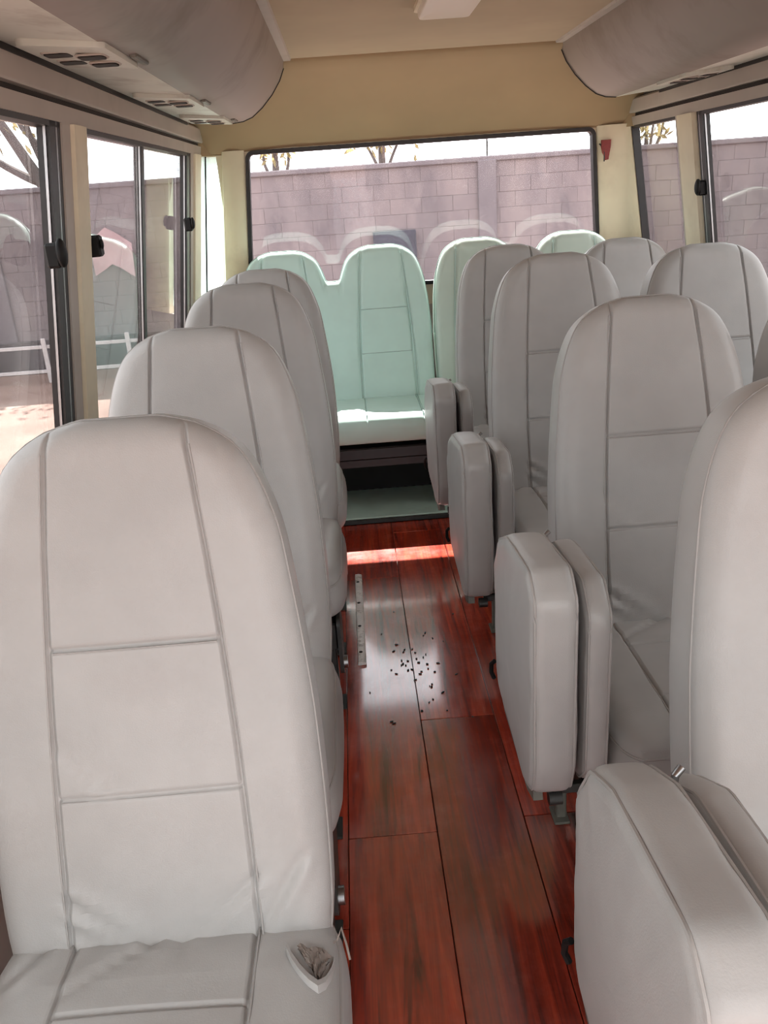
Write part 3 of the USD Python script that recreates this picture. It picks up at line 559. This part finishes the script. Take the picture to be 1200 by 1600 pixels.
# rear bench: two doubles
def bench(name, label, x0, x1, y, dz, cov):
    t = thing(name, label, 'bench seat', ((x0 + x1) / 2, y, dz), group='rear bench seats')
    h = (x1 - x0) / 2
    # outline in (u, v): two headrests and the dip between them
    n = 24
    top = PchipInterpolator(wu[3:][::-1] / .234, wv[3:][::-1])
    L = -h - .224; Rr = h + .224
    us = np.unique(np.r_[np.linspace(L, Rr, 90), [c + s * (float(sa(.4))) + d for c in (-h, h) for s in (-1, 1) for d in (-.005, -.0025, 0, .0025, .005)]])
    gap = h * 2 - .464
    def vt(u):
        out = []
        for q in u:
            a = min(abs(q + h), abs(q - h)); inner = abs(q) < h
            v = float(top(np.clip(a, .05, .2339) / .234)) if a > .05 else .732
            if inner: v = max(v, .585 + .35 * (max(0, a - .14) * 0)) if False else max(v, .575 + .9 * (abs(q) ** 2))
            else: v = max(v, .30) if a < .2339 else .30
            out.append(v)
        return np.array(out)
    vtop = vt(us)
    vtop[[0, -1]] = .30
    vs = np.unique(np.r_[np.linspace(0, 1, 46) ** .8, .995])
    rows = []
    vb = -.06
    cols_v = vb + (vtop - vb)[None, :] * vs[:, None]
    U = np.broadcast_to(us[None], cols_v.shape)
    slope = np.gradient(vtop, us); cs = 1 / np.sqrt(1 + slope ** 2)
    dist = np.minimum((vtop[None] - cols_v) * cs[None], np.minimum(np.minimum(U - L, Rr - U) + .0, cols_v - vb))
    r = .045; N = -.034 + .034 * np.sqrt(1 - (1 - np.clip(dist / r, 0, 1)) ** 2)
    for c in (-h, h):
        for s in (-1, 1): N = N - .007 * np.exp(-((U - c - s * sa(cols_v)) / .005) ** 2) * np.clip(dist / .012, 0, 1)
        ins = (np.abs(U - c) < sa(cols_v))
        for v in (.429, .221): N = N - .005 * np.exp(-((cols_v - v) / .006) ** 2) * ins
    P = np.stack([U, cols_v, N], -1)
    rim = np.vstack([P[0, :-1], P[:-1, -1], P[-1, :0:-1], P[:0:-1, 0]])
    bk2 = rim.copy(); bk2[:, 2] = -.12
    rings = np.stack([rim, np.c_[rim[:, :2], np.full(len(rim), -.06)], np.c_[rim[:, :2], np.full(len(rim), -.105)]])
    Pb = P.copy(); Pb[..., 2] = -.12
    m = fix(cat_([grid_mesh(P), grid_mesh(rings, closed_v=True)]))
    shell = fix(cat_([grid_mesh(np.stack([rings[-1], bk2]), closed_v=True), grid_mesh(Pb)]))
    bk = obj('backrest', to_back(m), cov, t, smooth=50)
    obj('back_shell', to_back(shell), MAT['dark_metal'], bk, label='dark rear shell of the bench back')
    for c in (-h, h):
        for s in (-1, 1):
            v = np.linspace(-.04, .69, 30); obj('seam_piping', tube(to_back(np.stack([c + s * (sa(v) + .0045), v, np.full(30, .0015)], 1)), .0021, 6), MAT['piping_mint'], bk)
    for c in (-h, h):
        for v in (.429, .221):
            a = float(sa(v)) - .006; obj('seam_piping', tube(to_back(np.stack([c + np.linspace(-a, a, 8), np.full(8, v), np.full(8, -.0018)], 1)), .0024, 6), MAT['piping_mint'], bk)
    e = P[-1].copy(); e[:, 2] = -.033; obj('edge_piping', tube(to_back(e), .0035, 6), MAT['piping_mint'], bk)
    hwid = h + .221
    cm, crim, cl = pad(lambda v: -hwid + 0 * v, lambda v: hwid + 0 * v, 0, .47, .045, .075, .055, [(lambda v, q=q: q + 0 * v) for q in (-h - .125, -h + .125, h - .125, h + .125)], [], puff=.012, ncol=60, nrow=26)
    cu = obj('cushion', to_seat(cm), cov, t, smooth=50)
    for q in (-h - .125, -h + .125, h - .125, h + .125):
        l = cl(lambda v: q + 0 * v); l = l[(l[:, 1] > .02) & (l[:, 1] < .45)]; l[:, 2] = .004; l[-1, 2] = -.02; obj('seam_piping', tube(to_seat(l), .0025, 6), MAT['piping_mint'], cu)
    obj('base_frame', cat_([bx(-hwid + .01, hwid - .01, -.40, .05, .275, .33, .006), bx(-hwid + .02, hwid - .02, -.385, -.36, .235, .275, .004)]), MAT['black'], t)
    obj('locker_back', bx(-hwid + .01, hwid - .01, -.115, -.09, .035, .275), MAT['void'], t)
    for sx in (-1, 1): obj('leg', bx(sx * (hwid - .03) - .02, sx * (hwid - .03) + .02, -.37, -.33, .035, .28, .004), MAT['dark_metal'], t)
    return t
bench('bench_seat', 'mint double rear bench seat at left with a rounded dip between its backs', -.309, .158, 3.915, -.003, MAT['cover_mint'])
bench('bench_seat', 'pale double rear bench seat at right, partly behind the right pair', .618, 1.085, 3.915, -.003, MAT['cover_pale'])

# folding jump seats
def jump_parts(t, drop):
    A = round_poly([(.0, .09), (.0, .425), (.05, .470), (.26, .445), (.345, .405), (.395, .33), (.392, .07), (.355, .03), (.08, -.006), (.02, .02)], .03)
    m, r0, r1 = slab(A, .085, .024, .008, wob=.007, seed=1)
    def rot(a, x):   # (p, q, n) -> x = n, y = p, z = q
        v = np.array(a.vertices if hasattr(a, 'vertices') else a); o = np.stack([x + v[:, 2], v[:, 0], .345 + v[:, 1]], 1)
        return fix(trimesh.Trimesh(o, a.faces, process=False)) if hasattr(a, 'faces') else o
    cu = obj('cushion', rot(m, 0), MAT['cover'], t, smooth=50)
    for rg in (r0, r1): obj('edge_piping', tube(rot(rg, 0), .0028, 6, closed=True), MAT['piping'], cu)
    B = round_poly([(.015, .06), (.015, .385), (.07, .435), (.27, .42), (.36, .37), (.38, .30), (.37, .02), (.06, .01)], .035)
    m, r0, r1 = slab(B, .048, .018, .006, wob=.006, seed=2)
    bk = obj('backrest', rot(m, .098), MAT['cover'], t, smooth=50)
    for rg in (r0, r1): obj('edge_piping', tube(rot(rg, .098), .0026, 6, closed=True), MAT['piping'], bk)
    obj('side_plate', prism([(.04, .335), (.10, .312), (.34, .328), (.398, .355), (.405, .43), (.38, .47), (.33, .42), (.06, .40)], 'x', .012, .03), MAT['olive'], t)
    ar = obj('hinge_arm', cat_([bx(.06, .15, .06, .08, .325, .345, .004), bx(.06, .15, .28, .30, .325, .345, .004), bx(.125, .152, .0, .36, .25, .30, .004)]), MAT['dark_metal'], t)
    c = trimesh.creation.cylinder(.014, .025); c.apply_transform(trimesh.transformations.rotation_matrix(math.pi / 2, [0, 1, 0])); c.apply_translation([.055, .05, .33])
    obj('pivot', c, MAT['dark_metal'], ar)
    for y in (.33,): obj('leg', cat_([bar((.138, y, .25), (.138, y, .004 + drop), .024), bx(.118, .155, y - .03, y + .03, drop, drop + .007, .002)]), MAT['olive'], t)
    hd = obj('pull_handle', tube([[-.002, .375, .435], [-.008, .382, .425], [-.008, .387, .40], [-.002, .384, .385]], .005, 8), MAT['plastic_black'], t)
    obj('release_pin', tube([[.09, .30, .745], [.091, .30, .762], [.10, .305, .768]], .005, 8), MAT['steel'], t)
for nm, drop in (('jump_seat_source', 0.0), ('low_jump_seat_source', .028), ('lowest_jump_seat_source', .078)): jump_parts(new_class(nm), drop)
JUMPS = [((.232, .445, 0.0), 'folded grey jump seat nearest the camera, cut off at the lower right'), ((.258, 1.200, .028), 'folded grey jump seat second from the camera, its two pads side by side'),
         ((.262, 2.090, .078), 'folded grey jump seat third from the camera, smaller in the aisle'), ((.262, 2.840, .078), 'folded jump seat farthest away, beside the mint step board')]
for (x, y, dr_), lab in JUMPS: place({0.0: 'jump_seat_source', .028: 'low_jump_seat_source', .078: 'lowest_jump_seat_source'}[dr_], 'jump_seat', lab, 'folding seat', 'folded jump seats along the aisle', (x, y, -dr_))

# ------------------------------------------------------------------ outside
GZ = -.87
obj('ground', bx(-60, 60, -40, 80, GZ - .2, GZ), MAT['ground'], label='reddish bare earth yard outside the bus', kind='structure')
YW = 12.6
bw = thing('boundary_wall', 'weathered grey-pink concrete block wall behind the bus', 'wall', (0, YW, GZ))
WH = 2.50
obj('wall_core', bx(-9, 11, .004, .2, 0, WH), MAT['mortar'], bw)
nrow, bh, bl = 12, WH / 12, .45
lows = []
for r_ in range(nrow):
    for c_ in range(-20, 25):
        x0 = c_ * bl + (bl / 2 if r_ % 2 else 0); x1 = x0 + bl
        pr = float(rng.uniform(0, .006)); zz0 = r_ * bh
        b_ = bx(x0 + .003, x1 - .003, -pr, .03, zz0 + .003, zz0 + bh - .003, .002)
        if -4.6 < x0 < 4.4 and r_ >= 4 and not (x0 < -1.4 and r_ < 5) and len(lows) >= 0 and used.get('/World/boundary_wall/block', 0) < 260: obj('block', b_, MAT['block'], bw, smooth=False)
        else: lows.append(b_)
obj('far_blocks', cat_(lows), MAT['block'], bw, smooth=False, kind='stuff')
obj('coping', bx(-9, 11, -.05, .25, WH, WH + .07, .012), MAT['plaster'], bw)
obj('pilaster', bx(1.94, 2.20, -.06, .02, 0, WH + .02, .01), MAT['plaster'], bw)
obj('pilaster', bx(-5.2, -4.94, -.06, .02, 0, WH + .02, .01), MAT['plaster'], bw)
obj('iron_rod', tube([[2.1, .1, WH], [2.1, .1, WH + .2], [2.09, .1, WH + .5]], .012, 6), MAT['dark_metal'], bw)
obj('plinth', bx(-9, -1.2, -.10, .0, 0, .48, .01), MAT['plinth'], bw)
bp = thing('blue_board', 'dark blue-grey board leaning on the block wall behind the bench', 'board', (.71, YW - .05, GZ))
obj('board_panel', bx(-.30, .30, -.02, .02, .0, 1.66, .004), MAT['blue'], bp)
obj('board_edge', cat_([bx(-.31, -.29, -.028, .02, 0, 1.66, .003), bx(.29, .31, -.028, .02, 0, 1.66, .003)]), MAT['blue'], bp)
gr = thing('guard_rail', 'low pale rail with posts before the foot of the wall at left', 'rail', (-5.4, YW - .8, GZ))
for z in (.16, .50): obj('rail_bar', bar((-2.5, 0, z), (4.0, 0, z), .04, .045), MAT['rail_white'], gr)
for k in range(6): obj('post', bx(-2.4 + 1.16 * k, -2.34 + 1.16 * k, -.05, -.02, 0, .62, .006), MAT['rail_white'], gr)
pc = thing('pink_cloth', 'pink cloth hung on nails before the block wall outside the second left window', 'cloth', (-3.3, YW - .10, .9))
V = np.array([[[u, .05 * math.sin(9 * u + 2 * v) + .02 * math.sin(23 * u), (-.46 * v) + .22 * (1 - abs(u + .06) / .3) * (1 - .2 * v)] for v in np.linspace(0, 1, 14)] for u in np.linspace(-.30, .26, 24)])
cl_ = grid_mesh(V); cb = grid_mesh(V + [0, .012, 0]); obj('cloth_sheet', cat_([cl_, cb]), MAT['pink'], pc, smooth=60)
for u, z in ((-.24, .10), (.18, .08)): obj('nail', bar((u, -.03, z), (u, .088, z), .012), MAT['dark_metal'], pc)
# trees behind the wall
def limb(pts, r0, r1, n=14):
    p = np.array(pts, float); t = np.linspace(0, 1, len(p)); s = np.linspace(0, 1, n)
    q = PchipInterpolator(t, p)(s); return tube(q, np.linspace(r0, r1, n), 8)
def leaves(c, spread, n, L=.16, w=.03, droop=.6, seed=0):
    g = np.random.default_rng(seed); ms = []
    V = []; Fc = []
    for k in range(n):
        p = np.array(c) + g.normal(0, 1, 3) * spread; d = g.normal(0, 1, 3); d[2] -= droop; d /= np.linalg.norm(d); s = np.cross(d, g.normal(0, 1, 3)); s /= np.linalg.norm(s); l = L * g.uniform(.6, 1.3); b = len(V)
        V += [p, p + d * l * .5 + s * w, p + d * l, p + d * l * .5 - s * w]; Fc += [[b, b + 1, b + 2], [b, b + 2, b + 3]]
    return trimesh.Trimesh(np.array(V), np.array(Fc), process=False)
tr = thing('tree', 'bare branching tree rising behind the wall at left', 'tree', (-4.6, 14.4, GZ))
obj('trunk', limb([[-.2, 0, 0], [-.1, 0, 1.2], [0, 0, 2.4], [.05, 0, 3.0]], .20, .14), MAT['bark'], tr)
for a in ([[[.02, 0, 2.3], [.3, 0, 2.9], [.33, 0, 3.5], [.2, .1, 4.6]], .09, .06], [[[0, 0, 2.4], [-.25, 0, 2.9], [-.55, 0, 3.5], [-1.0, .1, 4.3]], .11, .05], [[[.1, 0, 2.6], [-.1, 0, 3.1], [-.2, 0, 3.6], [-.1, 0, 4.4]], .06, .03],
          [[[.28, 0, 2.8], [.0, 0, 3.15], [-.3, 0, 3.55], [-.4, 0, 4.2]], .05, .03], [[[-.2, 0, 2.7], [-.6, .1, 2.9], [-1.1, .1, 3.3], [-1.6, .1, 3.9]], .07, .03], [[[.3, 0, 3.1], [.6, .1, 3.5], [1.0, .1, 4.2]], .05, .02]):
    obj('branch', limb(a[0], a[1], a[2]), MAT['bark'], tr)
obj('foliage', leaves([-.2, .2, 4.4], [.8, .4, .5], 500, seed=3), MAT['leaf'], tr, smooth=False, kind='stuff')
for nm, lab, c, n, sp, sd_ in (('tree', 'dry leafy tree hanging over the wall behind the rear window', (.70, 14.2, 2.32), 520, [.45, .35, .16], 5), ('tree', 'small tree tip over the wall at the left end of the rear window', (-1.0, 14.2, 2.2), 160, [.14, .14, .16], 6), ('tree', 'thin tree tip above the wall seen by the right quarter window', (5.0, 14.2, 2.15), 120, [.22, .2, .16], 9)):
    tr = thing(nm, lab, 'tree', (c[0], c[1], GZ))
    obj('trunk', limb([[0, .2, 0], [.05, .2, 1.2], [-.05, .2, 2.4], [0, .2, c[2] - GZ]], .07, .012), MAT['bark'], tr)
    for k in range(4): a = k * 1.6; obj('branch', limb([[0, .2, 2.3], [.2 * math.cos(a), .2 + .1 * math.sin(a), 2.8], [1.2 * sp[0] * math.cos(a), .2 + .2 * math.sin(a), c[2] - GZ + .1]], .03, .01), MAT['bark'], tr)
    obj('foliage', leaves([0, 0, c[2] - GZ], sp, n, seed=sd_), MAT['leaf'], tr, smooth=False, kind='stuff')
